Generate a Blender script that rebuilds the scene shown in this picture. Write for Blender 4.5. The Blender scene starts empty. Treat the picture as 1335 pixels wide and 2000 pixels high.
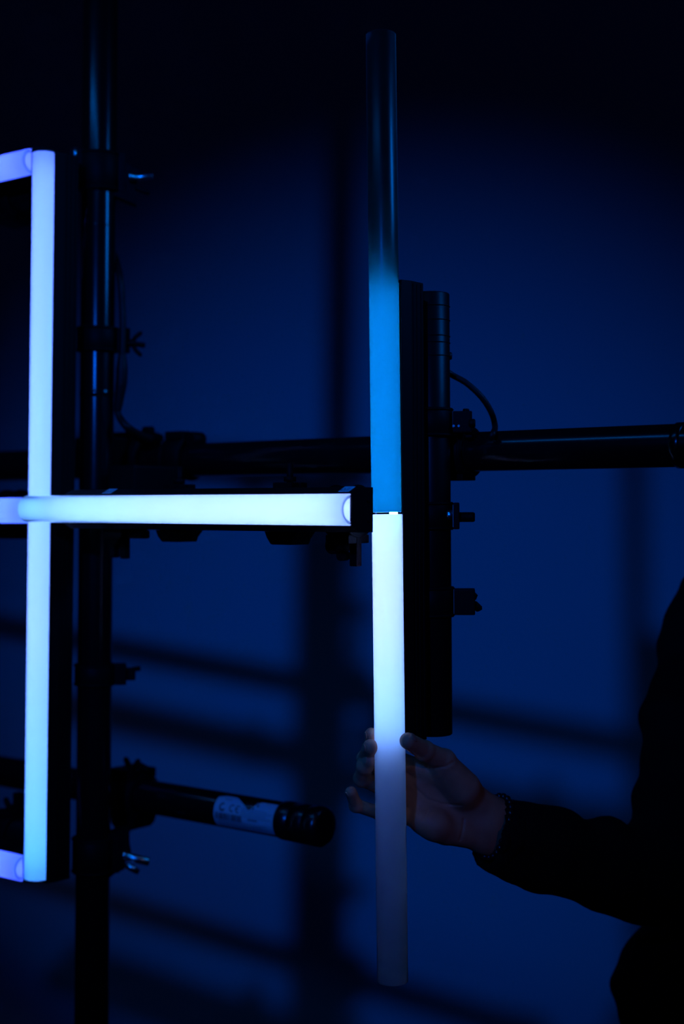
import bpy, bmesh, math, random
import numpy as np
from mathutils import Vector, Matrix

random.seed(7)
SC = bpy.context.scene
COL = SC.collection
PI = math.pi

# ------------------------------------------------------------------ camera
FPX = 2781.0                      # focal length in pixels of a 1335 x 2000 frame (50 mm on a 24 x 36 sensor)
CZ = 1.62                         # eye height
cam_data = bpy.data.cameras.new('camera')
cam = bpy.data.objects.new('camera', cam_data)
COL.objects.link(cam)
cam.location = (0, 0, CZ)
cam.rotation_euler = (PI / 2, 0, 0)
cam_data.sensor_fit = 'VERTICAL'
cam_data.sensor_height = 36.0
cam_data.sensor_width = 24.0
cam_data.lens = FPX * 36.0 / 2000.0
cam_data.clip_start = 0.05
cam_data.dof.use_dof = True
cam_data.dof.focus_distance = 1.655
cam_data.dof.aperture_fstop = 2.2
SC.camera = cam

# ------------------------------------------------------------------ world, exposure
SC.view_settings.view_transform = 'Standard'
SC.view_settings.look = 'None'
SC.view_settings.exposure = 0.0
SC.view_settings.gamma = 1.0
SC.view_settings.use_curve_mapping = False
world = bpy.data.worlds.new('night')
SC.world = world
world.use_nodes = True
wb = world.node_tree.nodes['Background']
wb.inputs[0].default_value = (0.05, 0.12, 1.0, 1)
wb.inputs[1].default_value = 0.0052

# ------------------------------------------------------------------ rig frame: u along the pipes, a out of the rig's plane, z up from eye height
UX, UY = 0.79, -0.613
NX, NY = -0.613, -0.79
OX, OY = -0.345, 2.0
U = Vector((UX, UY, 0)); N = Vector((NX, NY, 0)); Zv = Vector((0, 0, 1))


def G(u, a, z):
    return Vector((OX + UX * u + NX * a, OY + UY * u + NY * a, CZ + z))


def at(px, py, a):
    """point of the plane at offset a of the rig"""
    k = (px - 667.5) / FPX
    u = (k * (OY + NY * a) - OX - NX * a) / (UX - k * UY)
    d = OY + UY * u + NY * a
    return G(u, a, (1000 - py) * d / FPX)


def pt(px, py, d):
    return Vector(((px - 667.5) * d / FPX, d, CZ + (1000 - py) * d / FPX))


def ucoord(p):
    return (p.x - OX) * UX + (p.y - OY) * UY


# ------------------------------------------------------------------ lamps of the place, plus an added fill for the hand
def lamp(name, kind, loc, target, energy, color):
    l = bpy.data.lights.new(name, kind)
    o = bpy.data.objects.new(name, l)
    COL.objects.link(o)
    o.location = loc
    o.rotation_euler = (Vector(target) - Vector(loc)).to_track_quat('-Z', 'Y').to_euler()
    l.energy = energy
    l.color = color
    return o, l


# stage spot high behind the camera: it throws the rig's shadow on the wall
o, l = lamp('stage_spot', 'SPOT', (-0.71, -0.78, CZ + 0.86), (0.28, 4.45, CZ - 0.44), 144, (0.0, 0.115, 1.0))
l.spot_size = math.radians(37.6)
l.spot_blend = 1.0
l.shadow_soft_size = 0.055
# LED bar hanging up on the left, in front of the rig
o, l = lamp('bar_lamp', 'AREA', G(0.25, 0.8, 1.07), G(0.45, -0.1, 0.0), 0.85, (0.0, 0.22, 1.0))
l.shape = 'RECTANGLE'
l.size = 1.0
l.size_y = 0.04
l.spread = math.radians(90)
zd = -(G(0.45, -0.1, 0.0) - G(0.25, 0.8, 1.07)).normalized()
xd = U
yd = zd.cross(xd).normalized()
zd = xd.cross(yd)
o.rotation_euler = Matrix((xd, yd, zd)).transposed().to_euler()
# upright LED bar standing to the right, outside the picture
o, l = lamp('upright_lamp', 'AREA', (1.25, 1.42, CZ + 1.05), (0.05, 1.66, CZ + 0.42), 0.9, (0.0, 0.2, 1.0))
l.shape = 'RECTANGLE'
l.size = 0.25
l.size_y = 0.5
zd = (Vector((1.25, 1.42, CZ + 1.05)) - Vector((0.05, 1.66, CZ + 0.42))).normalized()
xd = Vector((0, 0, 1)).cross(zd).normalized(); yd = zd.cross(xd)
o.rotation_euler = Matrix((xd, yd, zd)).transposed().to_euler()
l.spread = math.radians(36)
# small warm fill light, added off frame to bring red into the hand
o, l = lamp('hand_fill', 'SPOT', (0.62, 0.60, CZ + 0.05), (0.13, 1.70, CZ - 0.34), 0.6, (1.0, 0.62, 0.55))
l.spot_size = math.radians(26)
l.spot_blend = 1.0
l.shadow_soft_size = 0.03


# ------------------------------------------------------------------ materials
def mat(name):
    m = bpy.data.materials.new(name)
    m.use_nodes = True
    return m, m.node_tree.nodes, m.node_tree.links


def paint(name, col, rough=0.5, metal=0.0, bump=0.0, scale=400.0, spec=0.5, var=0.0, coat=0.0):
    m, nd, lk = mat(name)
    b = nd['Principled BSDF']
    b.inputs['Base Color'].default_value = (*col, 1)
    b.inputs['Roughness'].default_value = rough
    b.inputs['Metallic'].default_value = metal
    b.inputs['Specular IOR Level'].default_value = spec
    b.inputs['Coat Weight'].default_value = coat
    tc = nd.new('ShaderNodeTexCoord')
    nz = nd.new('ShaderNodeTexNoise')
    nz.inputs['Scale'].default_value = scale
    nz.inputs['Detail'].default_value = 3
    lk.new(tc.outputs['Object'], nz.inputs['Vector'])
    if bump:
        bp = nd.new('ShaderNodeBump')
        bp.inputs['Strength'].default_value = bump
        bp.inputs['Distance'].default_value = 0.001
        lk.new(nz.outputs['Fac'], bp.inputs['Height'])
        lk.new(bp.outputs['Normal'], b.inputs['Normal'])
    if var:
        mr = nd.new('ShaderNodeMapRange')
        mr.inputs['To Min'].default_value = max(0.02, rough - var)
        mr.inputs['To Max'].default_value = rough + var
        lk.new(nz.outputs['Fac'], mr.inputs['Value'])
        lk.new(mr.outputs['Result'], b.inputs['Roughness'])
    return m


M = {}
M['pipe'] = paint('black_pipe_paint', (0.003, 0.003, 0.0035), 0.2, bump=0.015, scale=90, var=0.02, spec=0.28)
M['pipe_matt'] = paint('black_powder_coat', (0.003, 0.003, 0.0035), 0.38, bump=0.05, scale=200, spec=0.12)
M['profile'] = paint('black_anodised', (0.0025, 0.0025, 0.003), 0.55, bump=0.03, scale=300, spec=0.06)
M['clamp'] = paint('black_cast_clamp', (0.003, 0.003, 0.0035), 0.5, bump=0.25, scale=600, spec=0.05)
M['steel'] = paint('zinc_steel', (0.55, 0.56, 0.58), 0.25, 1.0, bump=0.1, scale=300)
M['rubber'] = paint('black_rubber', (0.003, 0.003, 0.0035), 0.5, bump=0.1, scale=500, spec=0.2)
M['pcap'] = paint('black_plastic_cap', (0.003, 0.003, 0.004), 0.25, bump=0.05, scale=300)
M['label'] = paint('silver_label_paper', (0.5, 0.52, 0.56), 0.5, bump=0.05, scale=500)
M['ink'] = paint('label_ink', (0.012, 0.012, 0.014), 0.6)
M['greyink'] = paint('label_grey_ink', (0.12, 0.12, 0.13), 0.6)
M['fabric'] = paint('black_jacket_cloth', (0.0045, 0.0045, 0.005), 0.95, bump=0.3, scale=900, spec=0.08)
M['denim'] = paint('black_trouser_cloth', (0.006, 0.006, 0.008), 0.9, bump=0.3, scale=900, spec=0.1)
M['hair'] = paint('dark_hair', (0.012, 0.009, 0.007), 0.5, bump=0.5, scale=400)
M['bead'] = paint('black_stone_bead', (0.008, 0.008, 0.009), 0.2)
M['shoe'] = paint('black_shoe', (0.01, 0.01, 0.01), 0.5)
M['zip'] = paint('dark_zip', (0.02, 0.02, 0.022), 0.35, 0.6)
M['eye'] = paint('eye_white', (0.6, 0.6, 0.6), 0.15)
M['wall'] = paint('matt_white_wall', (0.78, 0.78, 0.78), 0.95, bump=0.05, scale=60, spec=0.1)
M['floor'] = paint('dark_grey_floor', (0.06, 0.06, 0.065), 0.7, bump=0.05, scale=40, spec=0.2)
M['nail'] = paint('fingernail', (0.50, 0.20, 0.12), 0.5, spec=0.2)

# skin
m, nd, lk = mat('skin')
b = nd['Principled BSDF']
b.inputs['Roughness'].default_value = 0.55
b.inputs['Specular IOR Level'].default_value = 0.35
b.inputs['Subsurface Weight'].default_value = 0.25
b.inputs['Subsurface Radius'].default_value = (1.0, 0.35, 0.2)
b.inputs['Subsurface Scale'].default_value = 0.004
tc = nd.new('ShaderNodeTexCoord')
n1 = nd.new('ShaderNodeTexNoise'); n1.inputs['Scale'].default_value = 45; n1.inputs['Detail'].default_value = 4
n2 = nd.new('ShaderNodeTexVoronoi'); n2.inputs['Scale'].default_value = 700
cr = nd.new('ShaderNodeValToRGB')
cr.color_ramp.elements[0].position = 0.3; cr.color_ramp.elements[0].color = (0.50, 0.17, 0.085, 1)
cr.color_ramp.elements[1].position = 0.7; cr.color_ramp.elements[1].color = (0.62, 0.23, 0.12, 1)
bp = nd.new('ShaderNodeBump'); bp.inputs['Strength'].default_value = 0.25; bp.inputs['Distance'].default_value = 0.0006
lk.new(tc.outputs['Object'], n1.inputs['Vector']); lk.new(tc.outputs['Object'], n2.inputs['Vector'])
lk.new(n1.outputs['Fac'], cr.inputs['Fac']); lk.new(cr.outputs['Color'], b.inputs['Base Color'])
lk.new(n2.outputs['Distance'], bp.inputs['Height']); lk.new(bp.outputs['Normal'], b.inputs['Normal'])
M['skin'] = m


def diffuser(name, trans, refl, fac, rough, coat):
    """translucent plastic: light passes the wall scattered, a smooth skin outside"""
    m, nd, lk = mat(name)
    nd.remove(nd['Principled BSDF'])
    t = nd.new('ShaderNodeBsdfTranslucent'); t.inputs['Color'].default_value = (*trans, 1)
    d = nd.new('ShaderNodeBsdfDiffuse'); d.inputs['Color'].default_value = (*refl, 1)
    mx = nd.new('ShaderNodeMixShader'); mx.inputs[0].default_value = fac
    lk.new(t.outputs[0], mx.inputs[1]); lk.new(d.outputs[0], mx.inputs[2])
    g = nd.new('ShaderNodeBsdfGlossy'); g.inputs['Roughness'].default_value = rough
    g.inputs['Color'].default_value = (1, 1, 1, 1)
    fr = nd.new('ShaderNodeFresnel'); fr.inputs['IOR'].default_value = coat
    m2 = nd.new('ShaderNodeMixShader')
    lk.new(fr.outputs[0], m2.inputs[0]); lk.new(mx.outputs[0], m2.inputs[1]); lk.new(g.outputs[0], m2.inputs[2])
    lk.new(m2.outputs[0], nd['Material Output'].inputs[0])
    return m


M['opal'] = diffuser('opal_plastic', (0.95, 0.97, 1.0), (0.08, 0.58, 0.75), 0.35, 0.3, 1.49)
M['opal_cap'] = diffuser('opal_cap_plastic', (1.0, 1.0, 1.0), (0.7, 0.8, 0.85), 0.08, 0.3, 1.1)
M['smoked'] = diffuser('smoked_plastic', (0.001, 0.05, 0.072), (0.001, 0.001, 0.0012), 0.1, 0.3, 1.25)
m, nd, lk = mat('clear_inner_wall')
nd.remove(nd['Principled BSDF'])
tr = nd.new('ShaderNodeBsdfTransparent')
lk.new(tr.outputs[0], nd['Material Output'].inputs[0])
M['clear'] = m


def led(name, stops, strength):
    """pixel LEDs: the colour sent to them changes along the strip (object z runs along it)"""
    m, nd, lk = mat(name)
    nd.remove(nd['Principled BSDF'])
    tc = nd.new('ShaderNodeTexCoord')
    sx = nd.new('ShaderNodeSeparateXYZ')
    lk.new(tc.outputs['Generated'], sx.inputs[0])
    cr = nd.new('ShaderNodeValToRGB')
    while len(cr.color_ramp.elements) < len(stops):
        cr.color_ramp.elements.new(0.5)
    mxv = max(max(c) for _, c in stops)
    for e, (p, c) in zip(cr.color_ramp.elements, stops):
        e.position = p
        e.color = (c[0] / mxv, c[1] / mxv, c[2] / mxv, 1)
    lk.new(sx.outputs['Z'], cr.inputs['Fac'])
    em = nd.new('ShaderNodeEmission')
    em.inputs['Strength'].default_value = strength * mxv
    lk.new(cr.outputs['Color'], em.inputs['Color'])
    lk.new(em.outputs[0], nd['Material Output'].inputs[0])
    return m


# ------------------------------------------------------------------ mesh helpers
def box(bm, c, s, bev=0.0):
    r = bmesh.ops.create_cube(bm, size=1.0, matrix=Matrix.Translation(c) @ Matrix.Diagonal((s[0], s[1], s[2], 1)))
    if bev:
        es = list({e for v in r['verts'] for e in v.link_edges})
        bmesh.ops.bevel(bm, geom=es, offset=bev, segments=2, profile=0.7, affect='EDGES')


def basis(d):
    d = d.normalized()
    h = Vector((0, 0, 1)) if abs(d.z) < 0.9 else Vector((1, 0, 0))
    x = h.cross(d).normalized()
    return x, d.cross(x)


def cyl(bm, p0, p1, r0, r1=None, seg=24, cap=0.0):
    """capped cylinder / cone, with an optional chamfer cap"""
    p0 = Vector(p0); p1 = Vector(p1)
    r1 = r0 if r1 is None else r1
    x, y = basis(p1 - p0)
    d = (p1 - p0).normalized()
    st = [(p0, r0), (p1, r1)]
    if cap:
        st = [(p0, r0 - cap), (p0 + d * cap, r0), (p1 - d * cap, r1), (p1, r1 - cap)]
    rings = []
    for p, r in st:
        rings.append([bm.verts.new(p + (x * math.cos(2 * PI * i / seg) + y * math.sin(2 * PI * i / seg)) * r) for i in range(seg)])
    for a, b in zip(rings, rings[1:]):
        for i in range(seg):
            f = bm.faces.new((a[i], a[(i + 1) % seg], b[(i + 1) % seg], b[i]))
            f.smooth = True
    bm.faces.new(rings[0][::-1]); bm.faces.new(rings[-1])


def lathe(bm, p0, p1, prof, seg=40, closed=True):
    """prof: list of (t along p0->p1 in metres, r)"""
    p0 = Vector(p0); p1 = Vector(p1)
    d = (p1 - p0).normalized()
    x, y = basis(d)
    rings = [[bm.verts.new(p0 + d * t + (x * math.cos(2 * PI * i / seg) + y * math.sin(2 * PI * i / seg)) * r) for i in range(seg)] for t, r in prof]
    for a, b in zip(rings, rings[1:]):
        for i in range(seg):
            f = bm.faces.new((a[i], a[(i + 1) % seg], b[(i + 1) % seg], b[i]))
            f.smooth = True
    if closed:
        bm.faces.new(rings[0][::-1]); bm.faces.new(rings[-1])


def ring(bm, p0, p1, rin, rout, seg=36):
    p0 = Vector(p0); p1 = Vector(p1)
    L = (p1 - p0).length
    d = (p1 - p0).normalized()
    x, y = basis(d)
    c = 0.0015
    prof = [(0, rin), (0, rout - c), (c, rout), (L - c, rout), (L, rout - c), (L, rin)]
    rings = [[bm.verts.new(p0 + d * t + (x * math.cos(2 * PI * i / seg) + y * math.sin(2 * PI * i / seg)) * r) for i in range(seg)] for t, r in prof]
    for a, b in zip(rings, rings[1:] + rings[:1]):
        for i in range(seg):
            f = bm.faces.new((a[i], a[(i + 1) % seg], b[(i + 1) % seg], b[i]))
            f.smooth = True


def prism(bm, pts, z0, z1, M4=None):
    """extrude a polygon in x,y from z0 to z1"""
    T = (lambda v: M4 @ Vector(v)) if M4 else Vector
    a = [bm.verts.new(T((x, y, z0))) for x, y in pts]
    b = [bm.verts.new(T((x, y, z1))) for x, y in pts]
    n = len(pts)
    for i in range(n):
        bm.faces.new((a[i], a[(i + 1) % n], b[(i + 1) % n], b[i]))
    bm.faces.new(a[::-1]); bm.faces.new(b)


def spline(ps, k=10):
    ps = [Vector(p) for p in ps]
    q = [ps[0] * 2 - ps[1]] + ps + [ps[-1] * 2 - ps[-2]]
    out = []
    for i in range(1, len(q) - 2):
        for j in range(k):
            t = j / k
            a, b, c, d = q[i - 1], q[i], q[i + 1], q[i + 2]
            out.append(0.5 * ((2 * b) + (c - a) * t + (2 * a - 5 * b + 4 * c - d) * t * t + (3 * b - a - 3 * c + d) * t ** 3))
    out.append(ps[-1])
    return out


def tube(bm, ps, r, seg=14):
    n = len(ps)
    rs = r if isinstance(r, (list, tuple)) else [r] * n
    up = None
    rings = []
    for i, p in enumerate(ps):
        d = (ps[min(i + 1, n - 1)] - ps[max(i - 1, 0)]).normalized()
        if up is None:
            up, _ = basis(d)
        up = (up - d * up.dot(d)).normalized()
        y = d.cross(up)
        rings.append([bm.verts.new(p + (up * math.cos(2 * PI * j / seg) + y * math.sin(2 * PI * j / seg)) * rs[i]) for j in range(seg)])
    for a, b in zip(rings, rings[1:]):
        for j in range(seg):
            f = bm.faces.new((a[j], a[(j + 1) % seg], b[(j + 1) % seg], b[j]))
            f.smooth = True
    bm.faces.new(rings[0][::-1]); bm.faces.new(rings[-1])


def finish(name, bm, m, parent=None):
    bmesh.ops.recalc_face_normals(bm, faces=bm.faces)
    me = bpy.data.meshes.new(name)
    bm.to_mesh(me); bm.free()
    for x in (m if isinstance(m, (list, tuple)) else [m]):
        me.materials.append(x)
    o = bpy.data.objects.new(name, me)
    COL.objects.link(o)
    if parent:
        o.parent = parent
    return o


def frame(origin, zdir, xdir):
    z = Vector(zdir).normalized()
    x = Vector(xdir); x = (x - z * x.dot(z)).normalized()
    y = z.cross(x)
    m4 = Matrix((x, y, z)).transposed().to_4x4()
    m4.translation = origin
    return m4


def thing(name, label, cat, m4, group=None):
    o = bpy.data.objects.new(name, None)
    COL.objects.link(o)
    o.empty_display_size = 0.05
    o.matrix_world = m4 if isinstance(m4, Matrix) else Matrix.Translation(m4)
    o['label'] = label; o['category'] = cat
    if group:
        o['group'] = group
    return o


def tag(o, label, cat, group=None):
    o['label'] = label; o['category'] = cat
    if group:
        o['group'] = group


# ------------------------------------------------------------------ the setting
WALL_Y = 4.45
bm = bmesh.new(); box(bm, (0, WALL_Y + 0.06, 2.0), (9, 0.12, 4.4))
w = finish('wall_back', bm, M['wall']); w['kind'] = 'structure'
bm = bmesh.new(); box(bm, (0, 1.5, -0.06), (9, 5.9, 0.12))
f = finish('floor', bm, M['floor']); f['kind'] = 'structure'

# ------------------------------------------------------------------ the pipes of the rig
RP = 0.0241


def pipe_thing(name, label, p0, p1, collars=(), matt=False):
    """a black steel pipe from p0 to p1; collars are (distance, width, extra radius)"""
    d = p1 - p0
    L = d.length
    t = thing(name, label, 'pipe', frame(p0, d, N))
    bm = bmesh.new()
    prof = [(0, RP - 0.003), (0.0, RP - 0.0012), (0.0012, RP), (L - 0.0012, RP), (L, RP - 0.0012), (L, RP - 0.003)]
    lathe(bm, (0, 0, 0), (0, 0, L), prof, 48)
    finish('shaft', bm, M['pipe_matt' if matt else 'pipe'], t)
    for s, wd, ex in collars:
        bm = bmesh.new()
        c = min(0.001, ex * 0.6)
        ring(bm, (0, 0, s - wd / 2), (0, 0, s + wd / 2), RP - 0.0005, RP + ex, 48)
        finish('collar', bm, M['pipe'], t)
    return t


# left upright pipe: from the floor up past the top of the picture
pa = at(196.5, 0, 0.0); pb = at(178.5, 2000, 0.0)
dirv = (pa - pb).normalized()
foot = pb - dirv * (pb.z - 0.012) / dirv.z
top = pa + dirv * 0.75
upright = pipe_thing('upright_pipe', 'tall black upright pipe behind the long lit vertical tube', foot, top)


def upright_at(py):
    t = py / 2000.0
    return at(196.5 + (178.5 - 196.5) * t, py, 0.0)


for py, wd, ex in ((444, 0.004, 0.0006), (770, 0.012, 0.0005)):
    bm = bmesh.new()
    s = (upright_at(py) - foot).length
    ring(bm, (0, 0, s - wd / 2), (0, 0, s + wd / 2), RP - 0.0005, RP + ex, 48)
    finish('collar', bm, M['pipe'], upright)
bm = bmesh.new()
lathe(bm, (0, 0, -0.012), (0, 0, 0.08), [(0, 0.001), (0, 0.16), (0.006, 0.16), (0.008, 0.155), (0.010, 0.035), (0.05, 0.030), (0.05, RP)], 48, closed=False)
finish('base_plate', bm, M['pipe'], upright)

A_H = -0.107                      # the two cross pipes lie behind the upright
upper = pipe_thing('cross_pipe', 'long black horizontal pipe crossing the upper middle, glint at its right end',
                   G(-1.0, A_H, 0.0738), G(1.55, A_H, 0.0738), collars=((1.0 + ucoord(at(1332, 871, A_H)), 0.012, 0.0016),))
zl = (at(430, 1580, A_H)).z - CZ
low0 = G(-1.0, A_H, zl); ue = ucoord(at(634, 1612, A_H)) - 0.014
low1 = G(ue, A_H, zl)
lower = pipe_thing('cross_pipe', 'lower black horizontal pipe with a printed CE label and ribbed end cap', low0, low1)

# end cap of the lower pipe
Llow = (low1 - low0).length
s0 = ucoord(at(556, 1590, A_H)) + 1.0
bm = bmesh.new()
c = Llow - s0
lathe(bm, (0, 0, s0), (0, 0, Llow + 0.016),
      [(0, RP + 0.0002), (0, RP + 0.0018), (0.004, RP + 0.0022), (0.020, RP + 0.0022), (0.0205, RP + 0.0012), (0.022, RP + 0.0012), (0.0225, RP + 0.0026),
       (c - 0.010, RP + 0.0026), (c - 0.009, RP + 0.0016), (c - 0.007, RP + 0.0016), (c - 0.006, RP + 0.003), (c + 0.010, RP + 0.003), (c + 0.015, RP - 0.001), (c + 0.016, RP - 0.006)], 48)
cap_o = finish('end_cap', bm, M['pcap'], lower)


# the label: a patch that follows the pipe; s along the pipe, w around it (metres of arc)
def wrap(sv, wv, h):
    a = LAB_A + wv / RP
    r = RP + h
    return Vector((math.cos(a) * r, math.sin(a) * r, sv))


# direction from the pipe to the camera in the pipe's own frame
mid = G(ue - 0.1, A_H, zl)
loc = lower.matrix_world.inverted().to_3x3() @ (cam.location - mid)
LAB_A = math.atan2(loc.y, loc.x)
upd = lower.matrix_world.inverted().to_3x3() @ Vector((0, 0, 1))
SGN = 1 if math.sin(math.atan2(upd.y, upd.x) - LAB_A) > 0 else -1      # +w is up


def patch(bm, poly, h, n=1):
    """poly in (s, w); fan of a finely cut outline"""
    vs = [bm.verts.new(wrap(x, SGN * y, h)) for x, y in poly]
    bm.faces.new(vs)


ls = ucoord(at(440, 1582, A_H)) + 1.0
le = s0 - 0.0005
LW = le - ls
bm = bmesh.new()
NSX, NSW = 28, 20
W0, W1 = -0.026, 0.0215


def lab_top(x):                   # torn upper edge
    if x < 0.12: return W1 - 0.004 * (1 - x / 0.12)
    if x < 0.30: return W1
    if x < 0.58: return W1 - 0.0175 * (x - 0.30) / 0.28
    if x < 0.66: return W1 - 0.0175 + 0.010 * (x - 0.58) / 0.08
    if x < 0.72: return W1 - 0.0075 + 0.006 * (x - 0.66) / 0.06
    return W1 - 0.0015


grid = []
for i in range(NSX + 1):
    fx = i / NSX
    row = []
    for j in range(NSW + 1):
        t = j / NSW
        row.append(bm.verts.new(wrap(ls + LW * fx, SGN * (W0 + (lab_top(fx) - W0) * t), 0.0004)))
    grid.append(row)
for i in range(NSX):
    for j in range(NSW):
        fq = bm.faces.new((grid[i][j], grid[i + 1][j], grid[i + 1][j + 1], grid[i][j + 1])); fq.smooth = True
lab = finish('label', bm, M['label'], lower)
lab['label'] = 'torn silver label printed with CE mark and barcode'
lab.parent = lower


def qd(bm, x0, w0, x1, w1, h=0.0007):
    n = max(1, int(abs(w1 - w0) / 0.002))
    for k in range(n):
        patch(bm, [(x0, w0 + (w1 - w0) * k / n), (x1, w0 + (w1 - w0) * k / n), (x1, w0 + (w1 - w0) * (k + 1) / n), (x0, w0 + (w1 - w0) * (k + 1) / n)], h)


def arc(bm, cx, cw, r, wd, a0, a1, n=18, h=0.0007):
    for k in range(n):
        b0 = a0 + (a1 - a0) * k / n; b1 = a0 + (a1 - a0) * (k + 1) / n
        patch(bm, [(cx + math.cos(t) * rr, cw + math.sin(t) * rr) for t, rr in ((b0, r), (b0, r - wd), (b1, r - wd), (b1, r))], h)


R = math.radians
bm = bmesh.new()
cw = 0.0035
arc(bm, ls + LW * 0.14, cw, 0.0060, 0.0027, R(70), R(330))            # ring mark, open at the upper right
arc(bm, ls + LW * 0.305, cw, 0.0052, 0.0017, R(55), R(305))            # C
arc(bm, ls + LW * 0.405, cw, 0.0052, 0.0017, R(65), R(295))            # E
qd(bm, ls + LW * 0.405 - 0.0044, cw - 0.0008, ls + LW * 0.405 + 0.0008, cw + 0.0008)
x = ls + LW * 0.03
while x < ls + LW * 0.47:                                              # barcode
    wd = random.choice((0.0004, 0.0006, 0.0010, 0.0014))
    qd(bm, x, -0.0135, x + wd, -0.0045)
    x += wd + random.choice((0.0004, 0.0005, 0.0008))
qd(bm, ls + LW * 0.58, -0.0088, ls + LW * 0.74, -0.0072)
pr = finish('print', bm, M['ink'], lab)
bm = bmesh.new()
for k in range(6):                                                    # lines of small print
    y = 0.0052 - k * 0.0022
    qd(bm, ls + LW * 0.46, y, ls + LW * (0.97 if k % 3 else 0.88), y + 0.0006, 0.0006)
for k in range(4):
    y = -0.0150 - k * 0.0024
    qd(bm, ls + LW * 0.06, y, ls + LW * (0.9 - 0.1 * (k % 2)), y + 0.0007, 0.0006)
for k in range(4):
    qd(bm, ls + LW * (0.14 + 0.028 * k), 0.0145, ls + LW * (0.155 + 0.028 * k), 0.0165, 0.0006)
finish('small_print', bm, M['greyink'], lab)
# staples in the tear
bm = bmesh.new()
for fx, wv in ((0.63, 0.0085), (0.66, 0.0165), (0.69, 0.0125)):
    p = wrap(ls + LW * fx, SGN * wv, 0.0008)
    q = wrap(ls + LW * (fx + 0.03), SGN * (wv + 0.0008), 0.0012)
    cyl(bm, p, q, 0.0010, seg=8)
    p2 = wrap(ls + LW * (fx + 0.01), SGN * (wv - 0.0024), 0.0014)
    cyl(bm, q, p2, 0.0008, seg=8)
finish('foil_scrap', bm, M['steel'], lab)

# short upright pipe that carries the right-hand fixture
A_R = -0.052
rp1 = at(838, 574, A_R); rp0 = at(844, 1434, A_R)
right_pipe = pipe_thing('mounting_pipe', 'short thick black upright pipe behind the right hand fixture', rp0, rp1, matt=True)
Lr = (rp1 - rp0).length
for t in (0.016, 0.033, 0.052, 0.060, 0.076):
    bm = bmesh.new()
    ring(bm, (0, 0, Lr - t - 0.0012), (0, 0, Lr - t + 0.0012), RP - 0.0005, RP + 0.0008, 48)
    finish('band', bm, M['rubber'], right_pipe)
bm = bmesh.new()
rr = right_pipe.matrix_world.inverted().to_3x3() @ Vector((1, 0.05, 0))
rr.z = 0; rr.normalize()
cyl(bm, rr * (RP - 0.002) + Vector((0, 0, Lr - 0.075)), rr * (RP + 0.0025) + Vector((0, 0, Lr - 0.075)), 0.006, 0.004, seg=14)
finish('push_button', bm, M['rubber'], right_pipe)

# ------------------------------------------------------------------ light fixtures
RT = 0.0175


def sleeve(bm, z0, z1, r=RT, t=0.0018, half=152, seg=56):
    """split tube; faces: 0 outer wall and rims, 1 inner wall"""
    nz = 2
    outer, inner = [], []
    e = 0.0007
    for z, ro in ((z0, r - e), (z0 + e, r), (z1 - e, r), (z1, r - e)):
        outer.append([bm.verts.new((math.cos(R(-half + 2 * half * i / seg)) * ro, math.sin(R(-half + 2 * half * i / seg)) * ro, z)) for i in range(seg + 1)])
    for z in (z0, z1):
        inner.append([bm.verts.new((math.cos(R(-half + 2 * half * i / seg)) * (r - t), math.sin(R(-half + 2 * half * i / seg)) * (r - t), z)) for i in range(seg + 1)])
    for a, b in zip(outer, outer[1:]):
        for i in range(seg):
            fc = bm.faces.new((a[i], a[i + 1], b[i + 1], b[i])); fc.smooth = True
    for i in range(seg):
        fc = bm.faces.new((inner[0][i + 1], inner[0][i], inner[1][i], inner[1][i + 1])); fc.smooth = True; fc.material_index = 1
        bm.faces.new((outer[0][i + 1], outer[0][i], inner[0][i], inner[0][i + 1]))
        bm.faces.new((outer[-1][i], outer[-1][i + 1], inner[1][i + 1], inner[1][i]))
    for i in (0, seg):
        bm.faces.new([outer[k][i] for k in range(4)] + [inner[1][i], inner[0][i]])


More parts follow.
